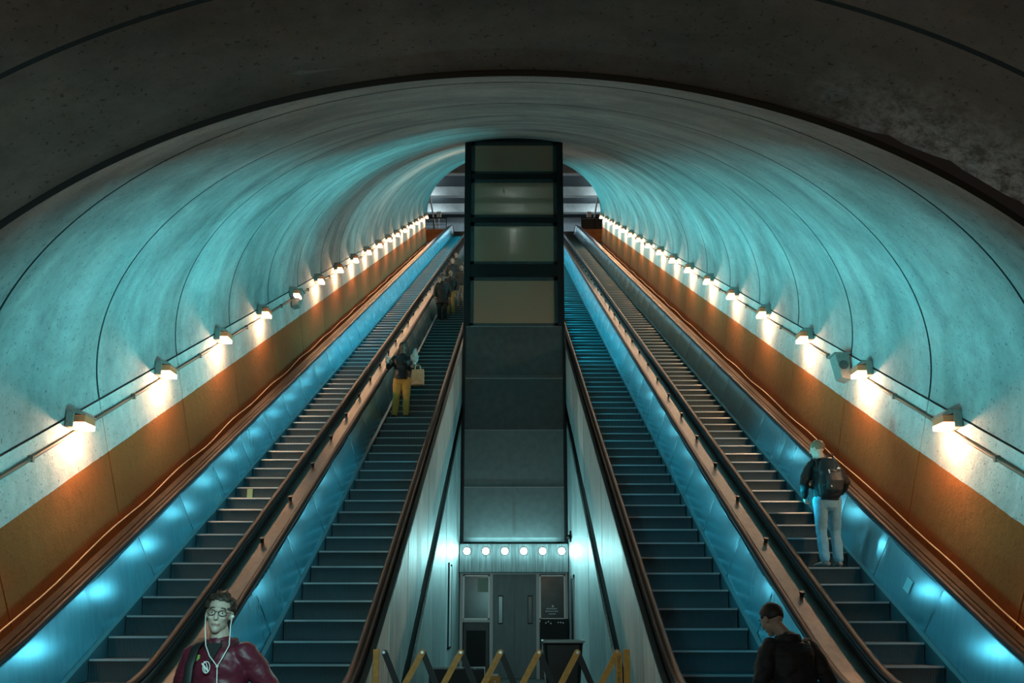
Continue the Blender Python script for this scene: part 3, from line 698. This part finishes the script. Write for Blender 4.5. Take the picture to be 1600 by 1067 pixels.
def person(label, loc, facing, H, pose, col, coat_hem=.0, vox=.011, group=None, hair='short', face=True, parts=None, sleeve=1.0, jw=1.0, near=False):
    o = thing('person', label, 'person', loc, facing, group); o.scale = (H / 1.75,) * 3
    g = dict(pelvis=V((0, 0, .94)), neck=V((0, 0, 1.465)), head=V((0, .025, 1.625)), yaw=0, pitch=0, roll=0,
             kneeL=V((-.10, .03, .50)), kneeR=V((.10, .03, .50)), ankL=V((-.10, -.01, .085)), ankR=V((.10, -.01, .085)),
             elL=V((-.255, -.03, 1.14)), elR=V((.255, -.03, 1.14)), wrL=V((-.26, .08, .90)), wrR=V((.26, .08, .90)), toeL=V((-.02, .16, 0)), toeR=V((.02, .16, 0)), hdL=None, hdR=None, curl=.5)
    for k, v in pose.items(): g[k] = V(v) if isinstance(v, tuple) else v
    P, N = g['pelvis'], g['neck']; ax = (N - P).normalized(); fw = V((0, 1, 0)); fw = (fw - ax * fw.dot(ax)).normalized(); rt = fw.cross(ax).normalized()
    sh = {'L': lerp(P, N, .85) - rt * .180, 'R': lerp(P, N, .85) + rt * .180}
    hip = {'L': P - rt * .092 - ax * .02, 'R': P + rt * .092 - ax * .02}
    hm = Matrix.Translation(g['head']) @ Matrix.Rotation(R(g['yaw']), 4, 'Z') @ Matrix.Rotation(R(g['pitch']), 4, 'X') @ Matrix.Rotation(R(g['roll']), 4, 'Y')
    b = MB()
    # head: skull, cheeks, jaw, brow, nose, ears
    for c, r_ in (((0, -.012, .032), (.073, .093, .098)), ((0, .012, -.045), (.056, .068, .062)), ((0, .034, -.005), (.060, .056, .080)), ((0, .052, -.088), (.027, .030, .024)),
                  ((0, .076, .036), (.046, .014, .010)), ((-.034, .064, -.018), (.022, .022, .02)), ((.034, .064, -.018), (.022, .022, .02)), ((0, .074, -.056), (.024, .013, .014)),
                  ((-.076, -.006, .0), (.010, .020, .031)), ((.076, -.006, .0), (.010, .020, .031))):
        b.ball(c, *r_, mx=hm, sub=3)
    b.loft([(hm @ V((0, .084, .026)), .008, .010), (hm @ V((0, .097, .0)), .010, .013), (hm @ V((0, .103, -.022)), .016, .014)], 10)
    nk = hm @ V((0, -.02, -.06))
    b.loft([(N - ax * .05, .062, .06), (lerp(N, nk, .5), .055, .056), (nk, .054, .056)], 14, rt)
    tor = ((-.02, .150, .10), (.22, .135, .092), (.5, .150, .102), (.75, .165, .108), (.9, .125, .08), (.98, .07, .06))
    b.loft([(lerp(P, N, f), a, c) for f, a, c in tor], 18, rt)
    for s in 'LR':
        sg = -1 if s == 'L' else 1; el, wr = g['el' + s], g['wr' + s]
        b.loft([(sh[s], .052, .052), (lerp(sh[s], el, .5), .046, .046), (el, .038, .038), (lerp(el, wr, .4), .037, .036), (wr, .026, .022)], 12)
        d = g['hd' + s] or (wr - el).normalized(); d = V(d).normalized(); pn = V((-sg, 0, 0)); pn = (pn - d * pn.dot(d)); pn = pn.normalized() if pn.length > .2 else V((0, -1, 0)); wd = d.cross(pn).normalized()
        b.loft([(wr, .028, .018), (wr + d * .045, .040, .017), (wr + d * .085, .041, .014)], 12, wd)
        for i, L in enumerate((.072, .080, .075, .060)):
            q = wr + d * .088 + wd * ((i - 1.5) * .021); pts = [(q, .0088, .0088)]; ang = 0
            for sgm in (.42, .33, .25):
                ang += g['curl'] * 1.1; q = q + (d * math.cos(ang) + pn * math.sin(ang)) * L * sgm; pts.append((q, .0082, .0082))
            b.loft(pts, 8, wd)
        tfl = 1 if wd.y + wd.z > 0 else -1
        q = wr + d * .028 + wd * tfl * .034; pts = [(q, .012, .012)]
        for i, L in enumerate((.034, .028)): q = q + (d * .75 + wd * tfl * (.6 - .4 * i) + pn * (.25 + .3 * i)).normalized() * L; pts.append((q, .0095, .0095))
        b.loft(pts, 8, pn)
        kn, an, toe = g['knee' + s], g['ank' + s], g['toe' + s]
        b.loft([(hip[s], .080, .080), (lerp(hip[s], kn, .5), .066, .068), (kn, .048, .050), (lerp(kn, an, .35), .047, .052), (an, .032, .034)], 14)
        b.loft([(an - V((0, 0, .03)) - toe * .2, .028, .030), (an - V((0, 0, .045)) + toe * .4, .034, .028), (an - V((0, 0, .058)) + toe * .95, .034, .016)], 12)
    M['skin' + label] = skin(col['skin'])
    body = remesh(b, 'body', 'skin' + label, o, vox * (.5 if near else .8), 3)
    # trousers
    t = MB()
    t.loft([(P + ax * .10, .160, .118), (P, .172, .128), (P - ax * .09, .165, .122)], 18, rt)
    tl = col.get('tl', 1.0)
    for s in 'LR':
        kn, an = g['knee' + s], g['ank' + s]
        t.loft([(hip[s] - ax * .02, .098 * tl, .108), (lerp(hip[s], kn, .5), .088 * tl, .092), (kn, .070 * tl, .074), (lerp(kn, an, .5), .068 * tl, .072), (lerp(kn, an, .93), .062 * tl, .070)], 16)
    remesh(t, 'trousers', mat('trousers', col['trousers'], .85, var=.12, scale=14), o, vox, 4, .010, 10, 3, .8)
    # shoes
    for s in 'LR':
        an, toe = g['ank' + s], g['toe' + s]; q = MB()
        q.loft([(an - V((0, 0, .02)), .042, .044), (an - V((0, 0, .045)), .04, .045)], 12)
        q.loft([(an - V((0, 0, .042)) - toe * .28, .038, .038), (an - V((0, 0, .042)) + toe * .4, .043, .036), (an - V((0, 0, .055)) + toe * 1.0, .042, .022)], 12)
        remesh(q, 'shoe', mat('shoe', col['shoes'], .6), o, vox * .8, 3)
    # jacket: trunk, sleeves, collar
    j = MB(); k = jw
    hem = [(-.02 - coat_hem / (N - P).length, .190 * k + coat_hem * .09, .140 * k + coat_hem * .07)] if coat_hem else [(-.13, .180 * k, .140 * k)]
    j.loft([(lerp(P, N, f), a, c) for f, a, c in hem + [(.04, .186 * k, .140 * k), (.25, .176 * k, .132 * k), (.5, .182 * k, .136 * k), (.74, .196 * k, .138 * k), (.88, .165 * k, .112 * k), (.965, .085, .078)]], 20, rt, flat0=True)
    for s in 'LR':
        el, wr = g['el' + s], g['wr' + s]
        j.loft([(sh[s] - (sh[s] - lerp(P, N, .87)) * .15, .076, .078), (lerp(sh[s], el, .5), .072, .074), (el, .066, .066), (lerp(el, wr, .5), .062, .060), (lerp(el, wr, .95), .047, .045)], 14)
    top = remesh(j, 'jacket', mat('jacket', col['jacket'], col.get('jrough', .7), var=.15, scale=12), o, vox, 3, .014, 9, 1, 1.6)
    c_ = MB(); cz = []
    for i in range(25):
        a = 2 * math.pi * (i / 24) * .86 + math.pi * .5 + .44; u = rt * math.cos(a) * .088 + fw * math.sin(a) * .082
        cz.append((N + u - ax * .02 - fw * .005, .020, .042))
    c_.loft(cz, 10, ax.cross(rt)); remesh(c_, 'collar', mat('collar', col.get('collar', col['jacket']), .7), o, vox, 2, .006, 14)
    # hair or cap
    if hair:
        h = MB()
        amp = {'short': .004, 'wavy': .024, 'cap': 0, 'long': .012}[hair]
        rx, ry, rz = {'short': (.081, .101, .100), 'wavy': (.087, .105, .106), 'cap': (.085, .107, .105), 'long': (.089, .108, .108)}[hair]
        bm = bmesh.new(); bmesh.ops.create_icosphere(bm, subdivisions=4 if near else 3, radius=1); bm.verts.index_update(); vs = []
        for v in bm.verts:
            p = v.co.copy(); c = V((0, -.014, .040)); q = V((p.x * rx, p.y * ry, p.z * rz))
            if amp: q *= 1 + amp / .09 * (noise.noise(p * 3.7 + V((H * 9, 0, 0))) + .6 * noise.noise(p * 9)) * (1 if q.z > -.01 else .4)
            line = {'short': .035, 'wavy': .050, 'cap': .028, 'long': .045}[hair]
            low = {'short': -.055, 'wavy': -.06, 'cap': -.045, 'long': -.11}[hair]
            if hair == 'long' and q.z < 0: q.z *= 1.7
            if q.y > .015 and q.z < line - (.06 if abs(q.x) > .066 else 0): q *= .72
            if q.z < low: q *= .8
            vs.append(hm @ (c + q))
        h.add(vs, [[v.index for v in f.verts] for f in bm.faces]); bm.free()
        ho = h.build('hair' if hair != 'cap' else 'knitted_cap', mat('hair', col['hair'], .6, var=.3, scale=40), o, True)
    if face:
        e = MB()
        for s in (-1, 1):
            e.ball((s * .031, .0775, .011), .0125, .0105, .0072, mx=hm, sub=2); e.ball((s * .031, .0845, .011), .0060, .0045, .0058, 1, hm, 2)
        e.build('eyes', [mat('eye_white', (.6, .6, .58), .3), 'black'], o, True)
        e = MB(); e.loft([(hm @ V((x, .085 - abs(x) * .35, -.058)), .006, .004) for x in (-.022, -.011, 0, .011, .022)], 8, (0, 0, 1)); e.build('lips', mat('lips', tuple(c * q for c, q in zip(col['skin'], (.75, .5, .5))), .5), o, True)
        e = MB()
        for s in (-1, 1): e.loft([(hm @ V((s * x, .087 - abs(x - .03) * .25, .036 + (.004 if .02 < x < .04 else 0))), .004, .004) for x in (.014, .024, .036, .046)], 6)
        e.build('eyebrows', mat('brow', col['hair'], .7), o, True)
    o['_hm'] = 0; del o['_hm']
    return o, dict(hm=hm, N=N, P=P, ax=ax, fw=fw, rt=rt, sh=sh, g=g)
def foot_spot(cx, t0, ypix, xpix):     # tread whose nosing shows at that image row
    fwd = 1300 * 5.84 * .918 / (ypix - 257); s_ = (fwd + 1.079) / .9435; k = round((s_ - t0) / SL); s_ = t0 + k * SL
    fwd = s_ * .9435 - 1.079
    return V(((xpix - 803) * fwd / 1300, s_ * C30 + .17, Z0 + s_ * .5))
SK = (.50, .33, .25)
# man in the maroon jacket, walking towards the photographer
pm, q = person('man in a maroon jacket with glasses and white earphones walking off at the lower left', (-1.76, 5.15, 0), R(180 - 4), 1.69,
    dict(yaw=14, pitch=3, roll=-6, neck=(0, .02, 1.46), head=(.01, .055, 1.622), elL=(-.30, -.06, 1.16), wrL=(-.24, .10, .98), elR=(.27, -.06, 1.13), wrR=(.26, .10, .90), kneeL=(-.10, .12, .52), ankL=(-.10, .16, .09), kneeR=(.1, .02, .5), ankR=(.1, -.16, .10)),
    dict(skin=(.48, .36, .30), trousers=(.03, .035, .05), shoes=(.03, .03, .03), jacket=(.105, .010, .025), jrough=.5, collar=(.07, .010, .018), hair=(.030, .018, .012)), vox=.010, hair='wavy', near=True, jw=.93)
hm, N = q['hm'], q['N']
m = MB(); 
for s in (-1, 1):
    m.tube([hm @ V((s * .034 + .024 * math.cos(a), .101, .010 + .017 * math.sin(a))) for a in (2 * math.pi * k / 20 for k in range(21))], .0022, 6)
    m.tube([hm @ V(v) for v in ((s * .058, .100, .014), (s * .076, .06, .016), (s * .082, -.01, .014), (s * .080, -.03, .0))], .0020, 6)
m.tube([hm @ V(v) for v in ((-.011, .102, .014), (0, .107, .017), (.011, .102, .014))], .002, 6)
m.build('glasses', 'darkmetal', pm, True)
m = MB()
jn = N + V((-.05, .158, -.14))
m.tube([hm @ V((-.080, .01, -.005)), hm @ V((-.083, .03, -.06)), N + V((-.088, .09, -.02)), N + V((-.075, .135, -.08)), jn], .0034, 6)
m.tube([hm @ V((.078, .015, -.01)), hm @ V((.06, .05, -.09)), N + V((.055, .10, -.02)), N + V((.01, .14, -.08)), jn], .0034, 6)
m.tube([jn, N + V((-.058, .165, -.26)), N + V((-.06, .172, -.5))], .0034, 6); m.ball(tuple(jn), .009); m.ball(tuple(hm @ V((-.082, .012, .0))), .011)
m.build('earphones', 'white', pm, True)
m = MB(); ec = N + V((.012, .158, -.145))    # small looped emblem on the chest
for k in range(3):
    m.tube([ec + V((.020 * math.cos(a) * (1 if k != 1 else .6) + .004 * k, .012 + .004 * math.cos(a), .034 * math.sin(a + k * .7) * (1 if k < 2 else .7))) for a in (2 * math.pi * i / 18 for i in range(19))], .0028, 6)
m.build('emblem', 'white', pm, True)
m = MB(); m.loft([(N + V(v), .028, .008) for v in ((.12, -.10, -.05), (.125, .0, .015), (.12, .10, -.035), (.125, .155, -.14), (.13, .165, -.3), (.15, .14, -.46))], 10, (1, 0, 0)); m.build('bag_strap', 'black', pm, True)
m = MB(); m.box(.094, .150, .105, .122, -.085, -.03, mx=Matrix.Translation(N) @ Matrix.Rotation(R(-28), 4, 'X')); m.build('strap_patch', mat('patch', (.35, .50, .12), .6), pm)
m = MB(); m.add([N + V(v) for v in ((-.05, .10, -.005), (.05, .10, -.005), (.0, .150, -.13), (-.02, .09, -.02))], [(0, 1, 2), (0, 2, 3), (1, 3, 2), (0, 3, 1)]); m.build('shirt_front', 'black', pm)
# man in the dark coat, from behind, looking down
pd, q = person('man in a dark coat seen from behind with head bowed at the lower right', (2.04, 6.25, .012), R(10), 1.67,
    dict(yaw=22, pitch=-26, roll=4, pelvis=(0, -.02, .94), neck=(0, .07, 1.455), head=(-.07, .165, 1.585), elL=(-.27, -.02, 1.14), wrL=(-.24, .16, .95), elR=(.27, -.02, 1.13), wrR=(.25, .16, .95), kneeL=(-.10, .12, .52), ankL=(-.10, .14, .09), ankR=(.1, -.14, .1)),
    dict(skin=(.35, .24, .19), trousers=(.012, .013, .016), shoes=(.01, .01, .01), jacket=(.008, .010, .014), hair=(.016, .010, .008)), coat_hem=.32, vox=.010, near=True, jw=1.03)
m = MB(); N = q['N']; m.loft([(N + V(v), .022, .008) for v in ((.13, .05, -.02), (.125, -.07, -.03), (.11, -.145, -.14), (.085, -.16, -.32), (.07, -.155, -.5))], 10, (1, 0, 0)); m.build('strap', 'darkmetal', pd, True)
# man with the backpack
lb = foot_spot(RO, 11.49, 885, 1306)
pb, q = person('man in a black jacket and pale jeans wearing a backpack on the outermost right escalator', lb, R(4), 1.77,
    dict(yaw=38, pitch=-6, pelvis=(0, -.01, .95), neck=(-.01, .05, 1.46), head=(-.045, .085, 1.62), elL=(-.29, .0, 1.15), wrL=(-.23, .16, .98), elR=(.31, .05, 1.17), wrR=(.33, .27, 1.05), ankL=(-.10, -.05, .09), ankR=(.13, .03, .09), kneeL=(-.09, .01, .5), kneeR=(.12, .06, .5), toeL=(-.06, .15, 0)),
    dict(skin=(.50, .36, .29), trousers=(.17, .37, .47), shoes=(.20, .20, .19), jacket=(.012, .012, .013), hair=(.17, .10, .055), tl=1.02), vox=.011, jw=1.0, near=True)
bk = thing('backpack', 'black backpack with small white marks on the back of the man in pale jeans', 'backpack', lb, R(4)); N = q['N']
m = MB(); c = V((.0, -.135, 1.22))
m.loft([(c + V((0, 0, -.25)), .15, .075), (c + V((0, -.03, -.12)), .165, .105), (c + V((0, -.03, .05)), .160, .10), (c + V((0, -.01, .18)), .125, .07)], 20, (1, 0, 0)); remesh(m, 'bag', mat('nylon', (.012, .013, .015), .5), bk, .010, 3, .010, 10)
m = MB(); m.loft([(c + V((.01, -.125, -.20)), .115, .03), (c + V((.01, -.150, -.08)), .125, .04), (c + V((.0, -.145, .02)), .11, .03)], 16, (1, 0, 0)); remesh(m, 'front_pocket', mat('nylon_grey', (.022, .025, .028), .45), bk, .009, 3, .006, 14)
m = MB()
for s in (-1, 1): m.loft([(N + V(v), .026, .010) for v in ((s * .10, -.13, -.10), (s * .105, -.08, .0), (s * .11, .02, .03), (s * .115, .11, -.03), (s * .13, .14, -.2), (s * .17, .06, -.36), (s * .16, -.08, -.40))], 8, (1, 0, 0))
m.build('shoulder_strap', 'black', bk, True)
m = MB(); m.loft([(c + V(v), .012, .012) for v in ((-.04, -.06, .24), (-.03, -.075, .29), (.03, -.075, .29), (.04, -.06, .24))], 8); m.build('grab_handle', 'black', bk, True)
m = MB(); m.add([c + V(v) for v in ((.045, -.145, .075), (.10, -.135, .085), (.07, -.137, .105), (.045, -.15, .070), (.10, -.142, .080), (.07, -.143, .100))], [(0, 1, 2), (5, 4, 3), (0, 3, 4, 1), (1, 4, 5, 2), (2, 5, 3, 0)])
for dx, dz, a in ((-.07, .06, .07), (-.075, -.03, .08), (-.06, -.12, .05)): m.loft([(c + V((dx, -.155, dz)), .010, .006), (c + V((dx + .012, -.165, dz - a)), .009, .006)], 8)
m.build('white_mark', 'white', bk)
bk.scale = pb.scale
# man in ochre trousers with a cup and bags
ly = foot_spot(LI, 11.06, 648, 625)
py, q = person('man in ochre trousers and knitted cap holding a cup and shopping bags', ly, R(182), 1.70,
    dict(yaw=0, pitch=-2, elL=(-.30, .0, 1.16), wrL=(-.27, .20, 1.13), elR=(.31, .0, 1.18), wrR=(.27, .20, 1.22), curl=.9, kneeL=(-.11, .04, .5), kneeR=(.11, .04, .5), ankL=(-.10, 0, .09), ankR=(.15, .0, .09)),
    dict(skin=(.16, .10, .07), trousers=(.66, .36, .08), shoes=(.05, .06, .04), jacket=(.010, .012, .014), hair=(.02, .016, .014), tl=1.12, jrough=.4), vox=.012, hair='cap', jw=1.04)
def inpy(v): return py.matrix_basis @ V(v)
cu = thing('drink_cup', 'pale drink cup with a straw in the raised hand of the man in ochre trousers', 'cup', inpy((.31, .285, 1.19)), R(180))
m = MB(); m.cyl((0, 0, 0), (0, 0, 1), .034, .13, 18, r2=.045); m.build('cup', mat('cup_plastic', (.62, .42, .34), .4), cu, True)
m = MB(); m.cyl((0, 0, .13), (0, 0, 1), .048, .014, 18); m.build('lid', 'white', cu)
m = MB(); m.tube([(0, 0, .1), (.004, 0, .20), (-.006, 0, .23)], .006, 8); m.build('straw', mat('straw', (.6, .2, .15), .4), cu)
bg = thing('paper_bag', 'brown paper shopping bag hanging from the hand of the man in ochre trousers', 'bag', inpy((-.37, .27, .70)), R(172))
m = MB(); vs = []
for z, a, b_ in ((0, .12, .055), (.02, .125, .06), (.2, .13, .05), (.34, .125, .03)): vs += [(-a, -b_, z), (a, -b_, z), (a, b_, z), (-a, b_, z)]
m.add(vs, [(3, 2, 1, 0)] + [(i * 4 + k, i * 4 + (k + 1) % 4, i * 4 + 4 + (k + 1) % 4, i * 4 + 4 + k) for i in range(3) for k in range(4)]); m.build('bag', mat('kraft_paper', (.52, .27, .14), .7, var=.2, scale=12), bg)
m = MB()
for y in (-.03, .03): m.tube([(-.06, y, .33), (-.05, y * .6, .42), (.02, y * .3, .445), (.06, y * .6, .42), (.06, y, .33)], .006, 6)
m.build('bag_handle', 'cable', bg)
cb = thing('plastic_bag', 'crumpled clear plastic bag held above the paper bag', 'bag', inpy((-.30, .30, 1.175)), R(180))
m = MB(); m.loft([((0, 0, 0), .03, .02), ((0, 0, .08), .075, .05), ((.01, 0, .17), .085, .05), ((.0, 0, .25), .05, .03), ((-.01, 0, .33), .02, .015)], 16); remesh(m, 'bag', 'clear', cb, .010, 2, .02, 16)
m = MB(); m.cyl((0, 0, -.01), (0, 0, 1), .028, .02, 12); m.build('knot', 'white', cb)
# the group further up the same escalator
grp = 'people riding down in the dark part of the inner left escalator'
def rider(label, ypix, xpix, H, col, hair='short', dx=0, **pose):
    p = foot_spot(LI, 11.06, ypix, xpix); return person(label, p, R(180 + dx), H, pose, col, vox=.014, group=grp, hair=hair, coat_hem=col.get('hem', 0), jw=col.get('jw', 1.0))[0]
rider('person in a long dark coat at the front of the group on the escalator', 503, 690, 1.74, dict(skin=(.20, .12, .085), trousers=(.03, .03, .025), shoes=(.42, .22, .12), jacket=(.022, .022, .020), hair=(.015, .012, .010), hem=.28, jw=1.08), 'cap', 4)
rider('person in khaki trousers half hidden behind the long dark coat', 492, 703, 1.72, dict(skin=(.34, .20, .14), trousers=(.46, .32, .10), shoes=(.05, .05, .05), jacket=(.018, .018, .018), hair=(.02, .015, .012)), 'short', -6)
rider('person in pale blue jeans and dark top near the head of the group', 463, 706, 1.72, dict(skin=(.52, .32, .23), trousers=(.30, .50, .60), shoes=(.40, .42, .42), jacket=(.022, .032, .036), hair=(.05, .03, .02)), 'short', 0, yaw=-10)
rider('topmost person of the group, only head and shoulders showing', 452, 712, 1.72, dict(skin=(.55, .33, .25), trousers=(.03, .03, .04), shoes=(.03, .03, .03), jacket=(.10, .085, .075), hair=(.02, .013, .010)), 'long', 6)
rider('person in a dark jacket with bare shins on the tower side of the group', 477, 720, 1.70, dict(skin=(.30, .19, .14), trousers=(.16, .19, .17), shoes=(.45, .22, .10), jacket=(.016, .018, .016), hair=(.02, .015, .012)), 'short', 4)
light('POINT', slope(-1.9, 35, 4.4), 110, (1, .76, .55), .3)  # warm light added to lift the faces of the group
light('AREA', (-.9, 2.2, 2.35), 34, ICE, .5, .3, (-.3, 1, -.25), 120)  # cold light added to brighten the face of the man in maroon

# ------------------------------------------------------------------ folding gate and what stands behind it
GY = 8.0
def at(x, y, Y):                # point at distance Y that shows at image (x, y)
    u = (x - 803) / 1300; up = (713 - y) / 1300; c, s = math.cos(R(10.65)), math.sin(R(10.65)); k = Y / (c - up * s)
    return V((u * k, Y, EYE + k * (s + up * c)))
g_ = thing('folding_gate', 'yellow and black folding lattice gate across the foot of the passage', 'barrier', (0, GY, 0))
def slat(a, b, wd, y, mt, nm='slat'):
    a, b = V(a), V(b); d = (b - a).normalized(); u = V((d.z, 0, -d.x)) * wd / 2; m = MB(); vs = []
    n_ = 10
    out = [a + u * math.cos(t) - d * (wd / 2) * math.sin(t) for t in (math.pi * k / n_ for k in range(n_ + 1))] + [b - u * math.cos(t) + d * (wd / 2) * math.sin(t) for t in (math.pi * k / n_ for k in range(n_ + 1))]
    vs = [(p.x, y - .006, p.z) for p in out] + [(p.x, y + .006, p.z) for p in out]; k = len(out)
    m.add(vs, [tuple(range(k)), tuple(range(2 * k - 1, k - 1, -1))] + [(i, (i + 1) % k, k + (i + 1) % k, k + i) for i in range(k)]); return m.build(nm, mt, g_)
tops = [600, 660, 720, 782, 842, 902, 964]
ztp = at(800, 1019, GY).z
def bolt(x, z, y=-.022):
    m = MB(); m.cyl((x, y, z), (0, 1, 0), .014, .02, 12); m.build('bolt', 'galv', g_)
xs_ = [at(x, 1019, GY).x for x in tops]
H_ = ztp - .12
for i, x in enumerate(xs_):
    dxl = .54 * H_
    if i > 0: slat((x, 0, ztp), (max(x - dxl, xs_[0] - .05), 0, ztp - (x - max(x - dxl, xs_[0] - .05)) / .54), .056, -.008, 'yellow')
    if i < 6:
        xe = min(x + .43 * H_, xs_[-1] + .03); slat((x + .006, 0, ztp - .005), (xe, 0, ztp - (xe - x) / .43), .056, .010, 'black')
    bolt(x, ztp)
for i in range(1, 4):
    slat((xs_[0] - .04, 0, ztp - .37 / .54 * i * .5), (xs_[0] + .12, 0, .1), .05, .022, 'black')
for x, tz, mt in ((589, 1014, 'yellow'), (966, 1019, 'yellow'), (978, 1014, 'yellow')):
    a = at(x, tz, GY); m = MB(); m.cbox(a.x - .029, a.x + .029, -.045, -.018, .03, a.z, .006); m.build('upright', mt, g_)
for x in (590, 975):
    a = at(x, 1030, GY); m = MB(); m.cbox(a.x - .06, a.x + .06, -.2, .2, 0, .03, .008); m.cyl((a.x, -.17, 0), (1, 0, 0), .001, .001); m.build('foot', 'black', g_)
tx = bpy.data.curves.new('lettering', 'FONT'); tx.body = 'VERSA-GUARD'; tx.size = .037; tx.extrude = .001; tx.align_x = 'RIGHT'; tx.align_y = 'CENTER'
to = bpy.data.objects.new('lettering', tx); COL.objects.link(to); a = at(966, 1024, GY)
to.matrix_basis = Matrix.Translation((a.x, -.0465, a.z)) @ Matrix.Rotation(R(90), 4, 'X') @ Matrix.Rotation(R(90), 4, 'Z')
me = bpy.data.meshes.new_from_object(to.evaluated_get(DG())); mo = bpy.data.objects.new('lettering', me); mo.matrix_basis = to.matrix_basis; bpy.data.objects.remove(to); COL.objects.link(mo); me.materials.clear(); me.materials.append(M['black']); mo.parent = g_
# bin
a = at(879, 1003, 12.0); b_ = thing('waste_bin', 'tall black tapered bin with a pale rim behind the folding gate', 'bin', (a.x, 12.0, 0), 0)
def rrect(hx, hy, r, z, n=6):
    out = []
    for cx, cy, a0 in ((hx - r, hy - r, 0), (-hx + r, hy - r, 90), (-hx + r, -hy + r, 180), (hx - r, -hy + r, 270)):
        for k in range(n + 1): q = R(a0 + 90 * k / n); out.append((cx + r * math.cos(q), cy + r * math.sin(q), z))
    return out
def shell(secs):
    m = MB(); rs = [rrect(*x) for x in secs]; n = len(rs[0]); vs = [v for r_ in rs for v in r_]
    m.add(vs, [(i * n + k, i * n + (k + 1) % n, (i + 1) * n + (k + 1) % n, (i + 1) * n + k) for i in range(len(rs) - 1) for k in range(n)] + [tuple(reversed(range(n))), tuple(range((len(rs) - 1) * n, len(rs) * n))]); return m
zt_ = at(879, 1000, 12.0).z
shell([(.19, .19, .05, .02), (.27, .24, .06, zt_ - .06), (.28, .25, .06, zt_ - .05), (.265, .235, .06, zt_ - .02), (.25, .22, .055, zt_ - .02), (.17, .17, .05, .06)]).build('bin_body', mat('bin_plastic', (.012, .014, .015), .4), b_, False)
m = MB(); rr = rrect(.283, .253, .06, zt_ - .015); m.tube(rr + rr[:2], .017, 8); m.build('rim', mat('bin_rim', (.55, .60, .60), .35), b_, True)
m = MB(); m.tube([(-.278, -.14, zt_ - .03), (-.29, -.19, zt_ - .12), (-.255, -.20, zt_ - .5), (-.235, -.18, zt_ - .75)], .012, 8); m.build('bin_handle', 'galv', b_, True)
# dark board with a tube frame
a0, a1 = at(671, 1043, 13.0), at(757, 1043, 13.0)
o = thing('floor_board', 'low black board in a grey tube frame standing in front of the left door window', 'board', ((a0.x + a1.x) / 2, 13.0, 0)); hw_ = (a1.x - a0.x) / 2
m = MB(); m.box(-hw_, hw_, -.02, .02, .12, a0.z - .02); m.build('board', 'black', o)
m = MB(); m.tube([(-hw_, 0, 0), (-hw_, 0, a0.z), (hw_, 0, a0.z), (hw_, 0, 0)], .018, 8); m.build('frame', 'galv', o)
m = MB(); m.box(-hw_ - .02, -hw_ + .02, -.22, .22, 0, .03); m.box(hw_ - .02, hw_ + .02, -.22, .22, 0, .03); m.build('foot', 'galv', o)
# small folding floor sign
a = at(772, 1053, 12.0); o = thing('floor_sign', 'small yellow folding floor sign in front of the lift doors', 'sign', (a.x, 12.0, 0))
for s in (-1, 1):
    m = MB(); z = a.z; m.add([(-.12, s * .20, .02), (.12, s * .20, .02), (.085, s * .02, z - .04), (.035, s * .02, z), (-.035, s * .02, z), (-.085, s * .02, z - .04)] + [(-.12, s * .22, .02), (.12, s * .22, .02), (.085, s * .035, z - .04), (.035, s * .035, z), (-.035, s * .035, z), (-.085, s * .035, z - .04)],
        [(0, 1, 2, 3, 4, 5), (11, 10, 9, 8, 7, 6)] + [(k, (k + 1) % 6, 6 + (k + 1) % 6, 6 + k) for k in range(6)]); m.build('sign_panel', 'yellow', o)
m = MB(); m.box(-.06, .06, -.05, -.038, z - .02, z + .005); m.tube([(0.01, -.06, z - .08), (.02, -.062, z - .12), (-.005, -.068, z - .16)], .008, 6); m.build('printed_mark', 'white', o)
